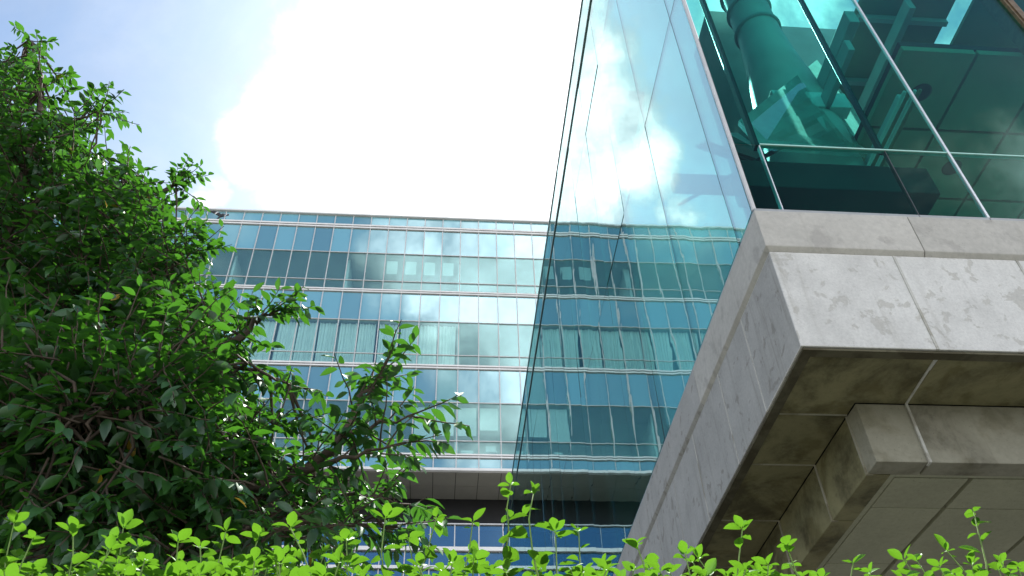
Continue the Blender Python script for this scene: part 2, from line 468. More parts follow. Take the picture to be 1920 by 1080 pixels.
# glass
sill = [(.000, 1.156), (.000, 1.1475), (.055, 1.1475), (.055, 1.156)]
sx = [.882, 1.022, 1.44, XR]
obj('base_rail', sweep(sill, x_end=sx[0] - .0008, y_end=YE), M['sill'], pav, .003)
for a_, b_ in zip(sx[:-1], sx[1:]):
    obj('base_rail', sweep(sill, xa=a_ + .0008, x_end=b_ - .0008), M['sill'], pav, .003)
T = .0033
zt = [1.158, 2.02, 2.905, 3.284]
yj = [1.012, 1.1] + [1.445 + .345 * k for k in range(0, 17)]
def side_pane(y0, y1, za, zb):
    b = MB()
    p = [d3(XC, y0 + .001, za + .001), d3(XC, y1 - .001, za + .001), d3(XC, y1 - .001, zb - .001), d3(XC, y0 + .001, zb - .001)]
    tv, tw = math.radians(rnd.gauss(0, .10)), math.radians(rnd.gauss(0, .10))
    cy, cz = (p[0][1] + p[1][1]) / 2, (p[0][2] + p[2][2]) / 2
    q = [(x + (y - cy) * tv + (z - cz) * tw, y, z) for x, y, z in p]
    b.poly(q + [(x + T * D, y, z) for x, y, z in q], [(0, 1, 2, 3), (7, 6, 5, 4), (0, 4, 5, 1), (1, 5, 6, 2), (2, 6, 7, 3), (3, 7, 4, 0)])
    return obj('glass_pane', b, M['pav_side'], pav)
for y0, y1 in zip(yj[:-1], yj[1:]):
    for za, zb in zip(zt[:-1], zt[1:]):
        side_pane(y0, y1, za, zb)
    if True:
        side_pane(y0, y1, 3.297, 3.512)
for y in yj[1:-1]:
    b = MB(); b.box(d3(XC + .0002, y - .0009, 1.158), d3(XC + .0045, y + .0009, 3.283)); obj('glazing_joint', b, M['seal_gap'], pav)
for z in zt[1:3]:
    b = MB(); b.box(d3(XC + .0001, yj[0], z - .0009), d3(XC + .0047, yj[-1], z + .0009)); obj('glazing_joint', b, M['seal_gap'], pav)
    for y in yj[2:8]:
        b = MB(); b.box(d3(XC + .006, y + .004, z - .028), d3(XC + .012, y + .1, z - .006)); obj('fixing_plate', b, M['alu'], pav, .004)
b = MB(); b.box(d3(XC - .005, yj[0], 3.285), d3(XC + .012, yj[-1], 3.296)); obj('top_transom', b, M['edge'], pav, .003)
b = MB(); b.box(d3(XC - .004, yj[0], 3.514), d3(XC + .012, yj[-1], 3.526)); obj('top_rail', b, M['edge'], pav, .003)
b = MB(); b.box(d3(XC - .001, YC + .003, 1.156), d3(XC + .006, YC + .0095, 3.528)); obj('corner_bead', b, M['mull'], pav, .003)
# front panes
gx = [.5705, .62, .885, 1.022, 1.44]
def front_pane(x0, x1, za, zb):
    b = MB(); b.box(d3(x0 + .0008, YC + .004, za), d3(x1 - .0008, YC + .004 + T, zb))
    return obj('glass_pane', b, M['pav_front'], pav)
for x0, x1 in zip(gx[:-1], gx[1:]):
    front_pane(x0, x1, 1.157, 1.355)
    front_pane(x0, x1, 1.361, 3.52)
front_pane(1.47, XR, 1.157, 3.52)
b = MB(); b.box(d3(.622, YC + .002, 1.3562), d3(1.439, YC + .012, 1.3598)); obj('transom', b, M['pale_edge'], pav, .003)
for x, w, z0_, mt, dp in ((.62, .0042, 1.362, 'black', .016), (.885, .0042, 1.362, 'black', .012), (.885, .0012, 1.157, 'seal_gap', .004), (.62, .0012, 1.157, 'alu', .006)):
    b = MB(); b.box(d3(x - w, YC + .0085 if mt == 'black' else YC + .003, z0_), d3(x + w, YC + .0085 + dp, 3.5 if mt == 'black' else 1.355)); obj('mullion', b, M[mt], pav, .003)
b = MB(); b.box(d3(1.0195, YC + .0005, 1.157), d3(1.0245, YC + .009, 3.5)); obj('mullion', b, M['alu'], pav, .004)
b = MB(); b.box(d3(1.4405, YC - .004, 1.157), d3(1.4695, YC + .05, 3.52)); b.box(d3(1.447, YC - .0075, 1.157), d3(1.463, YC - .0041, 3.52)); obj('corner_post', b, M['bronze'], pav, .004)

# inside the pavilion: floor, column, walls, landing, ceilings
b = MB(); b.box(d3(XC + .08, YC + .08, 1.07), d3(XR, YE, 1.11)); obj('floor_slab', b, M['floor'], pav)
p0 = at(1420, 60, 1.42 * D); ccx, ccy = p0.x, p0.y
r0 = .070 * D
def zz(py):
    return at(1420, py, ccy).z
b = MB(); b.lathe((ccx, ccy), [(r0 * 1.7, 1.11 * D + CAMZ), (r0 * 1.65, zz(250)), (r0 * 1.45, zz(180)), (r0 * 1.18, zz(120)), (r0 * 1.02, zz(75)), (r0, zz(40)), (r0, 3.45 * D + CAMZ)], 40)
colo = obj('round_column', b, M['duct'], pav, smooth=True)
b = MB()
for z, r in ((zz(62), 1.05), (zz(25), 1.04), (zz(-6), 1.05)):
    b = MB(); b.lathe((ccx, ccy), [(r0 * .9, z - .03), (r0 * r + .012, z - .03), (r0 * r + .02, z), (r0 * r + .012, z + .03), (r0 * .9, z + .03)], 40); obj('ring_band', b, M['inside2'], colo, smooth=True)

def slabquad(name, pts, th, mt, parent=pav):
    p = [Vector(q) for q in pts]
    n = (p[1] - p[0]).cross(p[3] - p[0]).normalized()
    if n.y < 0:
        n = -n
    b = MB(); b.poly([tuple(q) for q in p] + [tuple(q + n * th) for q in p], [(0, 1, 2, 3), (7, 6, 5, 4), (0, 4, 5, 1), (1, 5, 6, 2), (2, 6, 7, 3), (3, 7, 4, 0)])
    b.mi = [0, 1, 1, 1, 1, 1]
    return obj(name, b, mt, parent)
# sloping underside of the landing
A_ = at(1385, 226, 1.10 * D); B_ = at(1532, 112, 1.42 * D); C_ = at(1672, 292, 1.42 * D); E_ = at(1428, 272, 1.03 * D)
slabquad('landing', [A_, B_, C_, E_], .04, [M['frost'], M['clearglass']])
for (xa_, ya_, za_), (xb_, yb_, zb_) in (((.72, 1.42, 1.92), (1.12, 1.62, 2.02)), ((.72, 1.45, 1.95), (1.12, 1.65, 2.05)), ((.72, 1.48, 1.98), (1.12, 1.68, 2.08)), ((.80, 1.20, 1.62), (.80, 1.9, 2.2))):
    b = MB(); b.tube([d3(xa_, ya_, za_), d3(xb_, yb_, zb_)], [.022, .022], 10); obj('shadow_bar', b, M['black'], pav, smooth=True)  # added bars, placed to cast shadow stripes on the landing
b = MB(); b.box(d3(.66, 1.56, 1.90), d3(1.15, 1.60, 1.95)); obj('ceiling_beam', b, M['inside2'], pav, .01)
# pier and wall behind the column
q0 = at(1338, 60, 1.55 * D); q1 = at(1392, 60, 1.55 * D); zt_ = at(1370, 22, 1.55 * D).z
b = MB(); b.box((q0.x, 1.55 * D, 1.11 * D + CAMZ), (q1.x, 1.75 * D, zt_)); obj('pier', b, M['inside2'], pav, .02)
q0 = at(1395, 60, 1.8 * D); q1 = at(1560, 60, 1.8 * D); zt_ = at(1460, 48, 1.8 * D).z
b = MB(); b.box((q0.x, 1.8 * D, 1.11 * D + CAMZ), (q1.x + 1.5, 1.9 * D, zt_)); obj('core_wall', b, M['inside2'], pav, .02)
b = MB(); b.box(d3(.90, 2.9, 1.11), d3(.93, YE - .02, 3.46)); obj('core_wall', b, M['inside2'], pav)
b = MB(); b.box(d3(XC + .012, 2.3, 3.47), d3(.93, YE - .02, 3.50)); obj('roof_slab', b, M['inside2'], pav)
# two ceilings with an open slot between them
zc = 2.3
def onz(px, py, z):
    d = ray(px, py); t = z * D / d.z
    return CAM + d * t
s0 = onz(1792, 0, zc).x / D; s1 = onz(1828, 0, zc).x / D
sy = onz(1745, 112, zc).y / D
b = MB(); b.box(d3(1.2, 1.06, zc), d3(s0, 3.4, zc + .012)); b.box(d3(s0, sy, zc), d3(s1, 3.4, zc + .012)); b.box(d3(s1, 1.06, zc), d3(XR, 3.4, zc + .012)); obj('upper_ceiling', b, M['ceil'], pav)
for k in range(9):
    b = MB(); b.box(d3(1.205, 1.2 + k * .22, zc - .022), d3(s0 - .002, 1.215 + k * .22, zc - .0005)); obj('ceiling_rib', b, M['inside2'], pav)
for k in range(4):
    b = MB(); b.tube([d3(1.035 + k * .014, 1.03, 1.62 + .004 * k), d3(1.035 + k * .014, 3.2, 1.62 + .004 * k)], [.016, .016], 10); obj('pipe', b, M['bronze'] if k % 2 else M['duct'], pav, smooth=True)
b = MB(); b.box(d3(.9, 1.3, 1.95), d3(1.118, 1.34, 2.02)); obj('ceiling_beam', b, M['inside'], pav, .01)
slabquad('bracing', [d3(1.04, 1.24, 1.40), d3(1.10, 1.24, 1.40), d3(.96, 1.62, 2.25), d3(.90, 1.62, 2.25)], .05, [M['inside'], M['inside2']])
zc2 = 1.84
b = MB()
for i in range(6):
    for j in range(5):
        b = MB(); b.box(d3(1.12 + i * .2, 1.05 + j * .24, zc2), d3(1.312 + i * .2, 1.282 + j * .24, zc2 + .02)); obj('ceiling_panel', b, M['ceil'], pav, .004)
b = MB(); b.box(d3(1.12, 1.05, zc2 + .021), d3(XR, 2.25, zc2 + .04)); obj('ceiling_backing', b, M['dark'], pav)
for x, y in ((1.42, 1.41), (1.62, 1.65), (1.22, 1.17)):
    b = MB(); b.lathe((x * D, y * D), [(.001, zc2 * D + CAMZ - .004), (.085, zc2 * D + CAMZ - .006), (.1, zc2 * D + CAMZ - .002), (.1, zc2 * D + CAMZ + .004)], 24); obj('downlight', b, M['black'], pav)
for x, z, w, h in ((1.04, 1.95, .018, .05), (1.09, 2.1, .03, .06), (1.30, 2.2, .02, .05), (1.10, 1.70, .02, .05)):
    b = MB(); b.box(d3(x, 1.12, z), d3(x + w, 3.3, z + h)); obj('ceiling_beam', b, M['inside2'], pav, .01)
for x, y, w, zt_ in ((.95, 1.7, .06, 2.3), (1.25, 2.3, .08, 2.3)):
    b = MB(); b.box(d3(x, y, 1.11), d3(x + w, y + w, zt_)); obj('pier', b, M['inside2'], pav, .02)
b = MB(); b.box(d3(.585, 1.04, 1.27), d3(.99, 1.10, 1.352)); obj('edge_beam', b, M['dark'], pav, .01)
b = MB(); b.box(d3(.64, 2.9, 1.11), d3(XR, 3.0, 1.95)); obj('core_wall', b, M['inside2'], pav, .01)

# ------------------------------------------------------------------ office building across the court
def fz(r):
    return r * F + CAMZ
off = thing('office_building', (0, F, 0), 'long office block with rows of blue glass panes and white ledges', 'building')
PW = .031 * F
def fxk(k):
    return (.0178 + .031 * k) * F
K0, K1 = -44, 6
KV0, KV1 = -15, 2               # columns the photograph shows
ROWS = [('parapet_pane', 1.0705, 1.0925), ('spandrel_pane', 1.0024, 1.0605), ('vision_pane', .9393, 1.0024), ('sill_pane', .9200, .9393),
        ('spandrel_pane', .8552, .9127), ('vision_pane', .7893, .8552), ('sill_pane', .7705, .7893),
        ('spandrel_pane', .7029, .7627), ('vision_pane', .6383, .7029), ('sill_pane', .6173, .6383),
        ('parapet_pane', .5945, .6107), ('podium_pane', .4808, .5119), ('podium_pane', .4560, .4757), ('podium_pane', .405, .4520)]
spare = {}
for name, za, zb in ROWS:
    for k in range(K0, K1):
        x0, x1 = fxk(k) + .02, fxk(k + 1) - .02
        z0, z1 = fz(za) + .02, fz(zb) - .02
        ta, tb = rnd.gauss(0, .0022), rnd.gauss(0, .0022)
        cx, cz = (x0 + x1) / 2, (z0 + z1) / 2
        q = [(x, F + (x - cx) * ta + (z - cz) * tb, z) for x, z in ((x0, z0), (x1, z0), (x1, z1), (x0, z1))]
        fc = [(0, 1, 2, 3), (7, 6, 5, 4), (0, 4, 5, 1), (1, 5, 6, 2), (2, 6, 7, 3), (3, 7, 4, 0)]
        pts = q + [(x, y + .024, z) for x, y, z in q]
        vis = KV0 <= k <= KV1
        mt = 'pane' if name in ('vision_pane', 'sill_pane') else 'pane2' if name == 'podium_pane' else 'span'
        if name == 'spandrel_pane' and za < .71 and k == -1:
            mt = 'span_l'
        if vis:
            b = MB(); b.poly(pts, fc); obj(name, b, M[mt], off)
        else:
            spare.setdefault((name, mt), MB()).poly(pts, fc)
for (name, mt), b in spare.items():
    o = obj(name, b, M[mt], off); o['kind'] = 'stuff'
# mullions: one per axis and storey run
for k in range(K0, K1 + 1):
    x = fxk(k)
    b = MB()
    b.box((x - .02, F - .05, fz(.5939)), (x + .02, F + .02, fz(1.0924)))
    obj('mullion', b, M['mull'], off)
    b = MB(); b.box((x - .02, F - .05, fz(.405)), (x + .02, F + .02, fz(.5119)))
    obj('mullion', b, M['mull'], off)
for za in (1.0024, .9393, .8552, .7893, .7029, .6383):
    b = MB(); b.box((fxk(K0), F - .035, fz(za) - .02), (fxk(K1), F + .021, fz(za) + .02)); obj('transom', b, M['mull'], off)
for za, zb in ((1.0612, 1.0697), (.9131, .9197), (.7631, .7702), (.6110, .6170)):
    h = fz(zb) - fz(za)
    b = MB()
    b.rings([[(x, F + y, fz(za) + h * t) for y, t in ((.05, 0), (-.075, 0), (-.075, .36), (-.03, .36), (-.03, .62), (-.075, .62), (-.075, 1), (.05, 1))] for x in (fxk(K0), fxk(K1))])
    b.mi = [1 if i in (3,) else 0 for i in range(len(b.f))]  # groove back is coloured dark, putting the gap's shade into the ledge
    obj('ledge', b, [M['white'], M['seal_gap']], off)
b = MB(); b.box((fxk(K0), F - .12, fz(1.0925)), (fxk(K1), F + 9, fz(1.0955))); obj('roof_edge', b, M['white'], off)
b = MB(); b.box((fxk(K0), F - .12, fz(.5900)), (fxk(K1), F + .05, fz(.5938))); obj('ledge', b, M['white'], off)
for za, zb in ((.4757, .4808), (.4520, .4560)):
    b = MB(); b.box((fxk(K0), F - .12, fz(za)), (fxk(K1), F + .05, fz(zb))); obj('ledge', b, M['white'], off)
b = MB(); b.box((fxk(K0), F - .08, fz(.5119)), (fxk(K1), F + 2.4, fz(.5135))); obj('ledge', b, M['mull'], off)
# rooms behind the panes
for name, za, zb in (('room', .9180, 1.0024), ('room', .7680, .8552), ('room', .6150, .7029)):
    b = MB()
    xa, xb = fxk(K0), fxk(K1)
    b.box((xa, F + .06, fz(za) - .15), (xb, F + 6, fz(za))); obj('floor_slab', b, M['roomd'], off)
    b = MB(); b.box((xa, F + 3.2, fz(za)), (xb, F + 3.3, fz(zb))); obj('back_wall', b, M['room'], off)
    b = MB(); b.box((xa, F + .06, fz(zb)), (xb, F + 6, fz(zb) + .2)); obj('office_ceiling', b, M['roomd'], off)
    for k in range(K0 + 2, K1, 6):
        b = MB(); b.box((fxk(k) - .06, F + .5, fz(za)), (fxk(k) + .06, F + 3.19, fz(zb))); obj('partition', b, M['room'], off)
for za, zb in ((1.0024, 1.0925), (.8552, .9180), (.7029, .7680)):
    b = MB(); b.box((fxk(K0), F + .2, fz(za) + .21), (fxk(K1), F + .3, fz(zb) - .16)); obj('spandrel_back', b, M['dark'], off)
b = MB(); b.box((fxk(K0), F + .06, fz(.5905)), (fxk(K1), F + .3, fz(.6145))); obj('spandrel_back', b, M['dark'], off)
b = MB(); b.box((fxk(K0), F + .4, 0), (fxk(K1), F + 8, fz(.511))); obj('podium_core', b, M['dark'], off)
# soffit panels, and a recess wall coloured black for its deep shade
for k in range(K0, K1):
    for ya, yb in ((.08, 1.1), (1.12, 2.2)):
        b = MB(); b.box((fxk(k) + .012, F + ya, fz(.5892)), (fxk(k + 1) - .012, F + yb, fz(.5892) + .03)); obj('soffit_panel', b, M['tiles2'], off)
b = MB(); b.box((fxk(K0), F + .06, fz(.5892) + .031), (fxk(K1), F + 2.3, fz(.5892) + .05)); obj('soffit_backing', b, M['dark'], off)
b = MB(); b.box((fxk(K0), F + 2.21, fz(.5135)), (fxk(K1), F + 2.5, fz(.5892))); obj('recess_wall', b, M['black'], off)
for k in range(K0, K1):
    pass

ORD = ['first', 'second', 'third', 'fourth', 'fifth', 'sixth', 'seventh', 'eighth', 'ninth', 'tenth', 'eleventh', 'twelfth', 'thirteenth', 'fourteenth', 'fifteenth', 'sixteenth']
# pleated curtains on the middle storey
n = 0
for k in range(-15, 0):
    wdt = PW * rnd.uniform(.80, .94); x0 = fxk(k) + rnd.uniform(.03, PW - wdt)
    zb, zt2 = fz(.7725), fz(.853)
    N = 46
    b = MB()
    ph = rnd.random() * 6
    fr = rnd.uniform(38, 50)
    top, bot, top2, bot2 = [], [], [], []
    for i in range(N + 1):
        x = x0 + wdt * i / N
        y = F + .22 + .035 * math.sin(x * fr + ph) + .02 * math.sin(x * 17 + ph * 2)
        sway = .03 * math.sin(i * .5 + ph)
        top.append((x, y, zt2)); bot.append((x + sway, y, zb)); top2.append((x, y + .004, zt2)); bot2.append((x + sway, y + .004, zb))
    pts = top + bot + top2 + bot2; q = N + 1
    fs = []
    for i in range(N):
        fs += [(i, i + 1, q + i + 1, q + i), (2 * q + i + 1, 2 * q + i, 3 * q + i, 3 * q + i + 1)]
    b.poly(pts, fs)
    o = obj('curtain', b, M['curtain'], smooth=True)
    tag(o, 'white pleated curtain behind the middle storey glass, %s from the left of its row' % ORD[n], 'curtain', 'pleated curtains behind the office glass')
    n += 1
# roller blinds on the top storey
n = 0
for k in (-4, -3, -2, -1):
    b = MB(); b.box((fxk(k) + .08, F + .2, fz(.963)), (fxk(k) + PW * .66, F + .21, fz(.992))); b.box((fxk(k) + .08, F + .185, fz(.963) - .03), (fxk(k) + PW * .66, F + .225, fz(.963)))
    tag(obj('roller_blind', b, M['board']), 'half lowered white blind in a top storey pane, %s from the left of four' % ORD[n], 'blind', 'roller blinds behind the top storey glass')
    n += 1
n = 0
for k, w, za in ((-2, .92, .645), (-1, .86, .652), (0, .9, .652), (1, .9, .662)):
    b = MB(); b.box((fxk(k) + .06, F + .2, fz(za)), (fxk(k) + PW * w, F + .21, fz(.699))); b.box((fxk(k) + .06, F + .185, fz(za) - .03), (fxk(k) + PW * w, F + .225, fz(za)))
    tag(obj('roller_blind', b, M['blind']), 'pale blind drawn down in the lowest full storey, %s from the left of four' % ORD[n], 'blind', 'roller blinds behind the lowest storey glass')
    n += 1
# things standing on the office floors
def carton(x, w, h, zf, label):
    b = MB(); b.box((x, F + .2, zf), (x + w, F + .6, zf + h)); b.box((x - .015, F + .185, zf + h - .09), (x + w + .015, F + .615, zf + h + .02))
    tag(obj('carton', b, M['blind'], bevel=.008), label, 'box', 'cartons on the office floor')
carton(fxk(-2) + .3, .42, .33, fz(.6150), 'white lidded carton on the lowest office floor, nearest the tree')
carton(fxk(0) + .2, .5, .36, fz(.6150), 'white lidded carton on the lowest office floor, nearest the pavilion')
def chair(x, zf):
    t = thing('office_chair', (x, F + .6, zf), 'pale office chair turned to the window beside the glass pavilion edge', 'chair')
    b = MB(); b.box((x - .24, F + .36, zf + .42), (x + .24, F + .84, zf + .50)); obj('seat', b, M['blind'], t, .02)
    b = MB(); b.box((x - .22, F + .80, zf + .52), (x + .22, F + .86, zf + 1.0)); obj('backrest', b, M['blind'], t, .02)
    b = MB(); b.tube([(x, F + .6, zf + .05), (x, F + .6, zf + .42)], [.03, .03]); obj('post', b, M['alu'], t)
    for q in range(5):
        a = q * 2 * math.pi / 5
        b = MB(); b.tube([(x, F + .6, zf + .08), (x + .28 * math.cos(a), F + .6 + .28 * math.sin(a), zf + .03)], [.02, .015]); obj('leg', b, M['alu'], t)
chair(fxk(1) + .55, fz(.6150))

# ------------------------------------------------------------------ leaves
def leaf_template(prof, fold, curl):
    """leaf along +x, unit length; returns verts and quads"""
    v = []; f = []
    n = len(prof)
    for i, (t, w) in enumerate(prof):
        z = -curl * t * t
        v += [(t, -w, z + fold * w), (t, 0, z), (t, w, z + fold * w)]
    for i in range(n - 1):
        a = 3 * i
        f += [(a, a + 3, a + 4, a + 1), (a + 1, a + 4, a + 5, a + 2)]
    return np.array(v), np.array(f)

P_LONG = [(0, .012), (.10, .014), (.22, .12), (.42, .20), (.64, .19), (.84, .10), (1.0, .006)]
P_ROUND = [(0, .015), (.12, .02), (.26, .21), (.48, .30), (.70, .27), (.88, .15), (1.0, .02)]

def leaves_mesh(name, items, templates, mt, parent, stems=None, stem_mat=None):
    """items: (pos, dir, normal, length, var)"""
    n = len(items)
    P = np.array([i[0] for i in items]); X = np.array([i[1] for i in items]); Nn = np.array([i[2] for i in items])
    L = np.array([i[3] for i in items]); var = np.array([i[4] for i in items])
    X /= np.linalg.norm(X, axis=1)[:, None]
    Y = np.cross(Nn, X); Y /= (np.linalg.norm(Y, axis=1)[:, None] + 1e-9)
    Z = np.cross(X, Y)
    base = np.array(BASE.get(parent.name, Vector())) if parent else np.zeros(3)
    tid = R.integers(0, len(templates), n)
    nv = len(templates[0][0]); nf = len(templates[0][1])
    TV = np.array([t[0] for t in templates])[tid]
    V = P[:, None, :] + L[:, None, None] * (TV[:, :, 0:1] * X[:, None, :] + TV[:, :, 1:2] * Y[:, None, :] + TV[:, :, 2:3] * Z[:, None, :]) - base
    Fc = templates[0][1][None] + (np.arange(n) * nv)[:, None, None]
    V = V.reshape(-1, 3); Fc = Fc.reshape(-1, 4)
    vv = np.repeat(var, nv)
    nl = len(Fc)
    mi = np.zeros(nl, int)
    sv = []
    if stems and stems.v:
        o = len(V)
        SV = np.array(stems.v) - base
        quads = [f for f in stems.f if len(f) == 4]
        V = np.vstack([V, SV]); Fc = np.vstack([Fc, np.array(quads) + o]); vv = np.concatenate([vv, np.full(len(SV), .5)])
        mi = np.concatenate([mi, np.ones(len(quads), int)])
    me = bpy.data.meshes.new(name)
    me.vertices.add(len(V)); me.vertices.foreach_set('co', V.astype(np.float32).ravel())
    me.loops.add(len(Fc) * 4); me.loops.foreach_set('vertex_index', Fc.astype(np.int32).ravel())
    me.polygons.add(len(Fc)); me.polygons.foreach_set('loop_start', (np.arange(len(Fc)) * 4).astype(np.int32))
    me.materials.append(mt)
    if stem_mat:
        me.materials.append(stem_mat)
    me.polygons.foreach_set('material_index', mi.astype(np.int32))
    me.polygons.foreach_set('use_smooth', np.ones(len(Fc), bool))
    at_ = me.attributes.new('var', 'FLOAT', 'POINT'); at_.data.foreach_set('value', vv.astype(np.float32))
    me.update(calc_edges=True); me.validate()
    o = bpy.data.objects.new(name, me); COL.objects.link(o)
    if parent:
        o.parent = parent
    BASE[o.name] = Vector(base)
    return o

def rv(s=1.0):
    return Vector((rnd.gauss(0, s), rnd.gauss(0, s), rnd.gauss(0, s)))

LT = [leaf_template(P_LONG, fo, cu) for fo, cu in ((.35, .12), (.25, .25), (.5, .05), (.3, .38), (.15, .18))]
HT = [leaf_template(P_ROUND, fo, cu) for fo, cu in ((.45, .1), (.2, .3), (.7, .05), (.3, .45), (.1, .2), (.55, -.15))]

def twig(p, d, length, nl, ll, items, stems, r=.0035, droop=.34, up=Vector((0, 0, 1))):
    """leafy twig: curved stem with alternate leaves and a terminal tuft"""
    pts = []
    q = Vector(p); d = Vector(d).normalized()
    segs = 5
    for i in range(segs + 1):
        pts.append(q.copy())
        d = (d + rv(.10) + Vector((0, 0, -.05 * droop))).normalized()
        q = q + d * (length / segs)
    stems.tube(pts, [r * (1 - .6 * i / segs) for i in range(segs + 1)], 5)
    side = 1
    for i in range(nl):
        t = .22 + .78 * (i + rnd.random() * .5) / nl
        t = min(t, 1.0) * segs
        j = min(int(t), segs - 1)
        pp = pts[j].lerp(pts[j + 1], t - j)
        ax = (pts[j + 1] - pts[j]).normalized()
        sd = ax.cross(up)
        sd = sd.normalized() if sd.length > .05 else Vector((1, 0, 0))
        side = -side
        fwd = .35 + .8 * (t / segs)
        ld_ = (sd * side + ax * fwd + Vector((0, 0, -droop * rnd.uniform(.4, 3.2))) + rv(.28)).normalized()
        nn = (up + rv(.35)).normalized()
        items.append((tuple(pp), tuple(ld_), tuple(nn), ll * rnd.uniform(.62, 1.15), min(max(rnd.gauss(.5, .22), 0), .97) if rnd.random() > .0025 else 1.0))

# ------------------------------------------------------------------ the tree
TB = Vector((-2.75, 3.1, 0))
tree = thing('tree', TB, 'broadleaf tree with dense dark glossy leaves in front of the office block', 'tree')
LIMBS = [  # (px, py, metres ahead), from the trunk outwards
    [(-330, 700, 3.1), (-100, 560, 3.0), (10, 440, 2.9), (50, 290, 2.85), (80, 170, 2.8), (55, 75, 2.8)],
    [(45, 320, 2.85), (100, 245, 2.75), (170, 215, 2.7), (190, 205, 2.65)],
    [(-330, 700, 3.1), (-60, 640, 3.1), (110, 540, 3.1), (210, 430, 3.15), (240, 320, 3.2)],
    [(-330, 800, 3.1), (0, 720, 3.2), (160, 620, 3.3), (255, 470, 3.35), (295, 375, 3.4), (330, 345, 3.4)],
    [(0, 720, 3.2), (200, 640, 3.1), (310, 540, 3.05), (360, 470, 3.0)],
    [(-330, 850, 3.0), (50, 800, 2.8), (250, 745, 2.7), (385, 690, 2.65), (440, 635, 2.65), (480, 600, 2.65), (510, 585, 2.6)],
    [(385, 690, 2.65), (470, 690, 2.6), (540, 720, 2.55)],
    [(-330, 900, 3.0), (100, 880, 2.6), (350, 850, 2.5), (520, 800, 2.45)],
    [(-330, 960, 2.9), (120, 960, 2.5), (400, 930, 2.4), (560, 890, 2.4), (640, 820, 2.4), (680, 750, 2.4), (715, 700, 2.4)],
    [(640, 820, 2.4), (700, 800, 2.35), (765, 780, 2.3)],
    [(560, 890, 2.4), (650, 860, 2.35), (735, 835, 2.3)],
    [(400, 930, 2.4), (580, 930, 2.5), (700, 930, 2.55), (745, 945, 2.6)],
    [(-330, 960, 2.9), (0, 1000, 2.4), (300, 1000, 2.3), (560, 985, 2.4), (720, 990, 2.5)],
    [(-330, 800, 3.1), (-50, 850, 2.4), (120, 790, 2.1), (260, 760, 2.05)],
]
b = MB()
top = Vector((-2.7, 3.1, 5.0))
b.tube([TB, TB + Vector((.02, .02, 1.2)), TB + Vector((.0, .0, 2.4)), TB + Vector((.08, 0, 3.6)), top], [.14, .115, .10, .08, .05], 14)
obj('trunk', b, M['bark'], tree, smooth=True)
b = MB()
limbpts = []
for L_ in LIMBS:
    pts = [at(*p) for p in L_]
    # smooth the polyline
    fine = []
    for i in range(len(pts) - 1):
        p_0, p_1, p_2, p_3 = pts[max(i - 1, 0)], pts[i], pts[i + 1], pts[min(i + 2, len(pts) - 1)]
        for s in range(5):
            t = s / 5
            fine.append(.5 * ((2 * p_1) + (p_2 - p_0) * t + (2 * p_0 - 5 * p_1 + 4 * p_2 - p_3) * t * t + (3 * p_1 - p_0 - 3 * p_2 + p_3) * t ** 3) + rv(.008))
    fine.append(pts[-1])
    main = L_[0][0] < 0
    r_0 = .032 if main else .012
    b.tube(fine, [max(r_0 * (1 - i / len(fine)) ** .8, .0035) for i in range(len(fine))], 7)
    limbpts.append(fine)
allp = [p for l in limbpts for p in l]
branches = b
items = []; stems = MB()
# leafy twigs along the limbs that show against sky and facade
for li, l in enumerate(limbpts):
    k0 = 0 if LIMBS[li][0][0] >= 0 else len(l) // 3
    for i in range(k0, len(l) - 1):
        ax = (l[i + 1] - l[i]).normalized()
        nt = 2 if li in (5, 6, 8, 9, 10, 11, 0, 1) else 3
        for q in range(nt):
            if rnd.random() < (.42 if nt == 2 else .25):
                continue
            sd = ax.cross(rv()).normalized()
            twig(l[i].lerp(l[i + 1], rnd.random()), ax * rnd.uniform(.3, .9) + sd * rnd.uniform(.5, 1) + Vector((0, 0, .2)), rnd.uniform(.12, .26), rnd.randint(7, 11), .068, items, stems)
    twig(l[-1], (l[-1] - l[-3]), .2, 10, .068, items, stems)
# dense crown: twigs through the volume
OUT = [(-60, 95), (40, 95), (120, 215), (165, 265), (240, 315), (262, 400), (318, 405), (345, 470), (345, 540), (395, 590), (400, 680), (430, 720), (455, 790), (500, 810), (560, 890), (690, 945), (640, 985), (560, 1010), (520, 1080), (-60, 1100)]
def inside(x, y, poly):
    c = False
    for i in range(len(poly)):
        x1, y1 = poly[i]; x2, y2 = poly[i - 1]
        if (y1 > y) != (y2 > y) and x < (x2 - x1) * (y - y1) / (y2 - y1) + x1:
            c = not c
    return c
cnt = 0
while cnt < 2900:
    px, py = rnd.uniform(-60, 720), rnd.uniform(110, 1090)
    if not inside(px, py, OUT):
        continue
    if px > 400 and rnd.random() < .62:
        continue
    lo_, hi_ = (2.5, 3.6) if py < 600 else (2.0, 3.4)
    Y = rnd.uniform(lo_, hi_)
    p = at(px, py, Y)
    near_ = min(rnd.sample(allp, 60), key=lambda q: (q - p).length_squared)
    d = (p - near_).normalized() if (p - near_).length > .02 else rv().normalized()
    st_ = p - d * .12
    if cnt % 4 == 0 and (p - near_).length < .9:
        mid = near_.lerp(st_, .5) + rv(.03)
        branches.tube([near_, mid, st_], [.007, .005, .0035], 5)
    twig(st_, d * .8 + rv(.45) + Vector((0, 0, .15)), rnd.uniform(.16, .3), rnd.randint(8, 12), .068, items, stems)
    cnt += 1
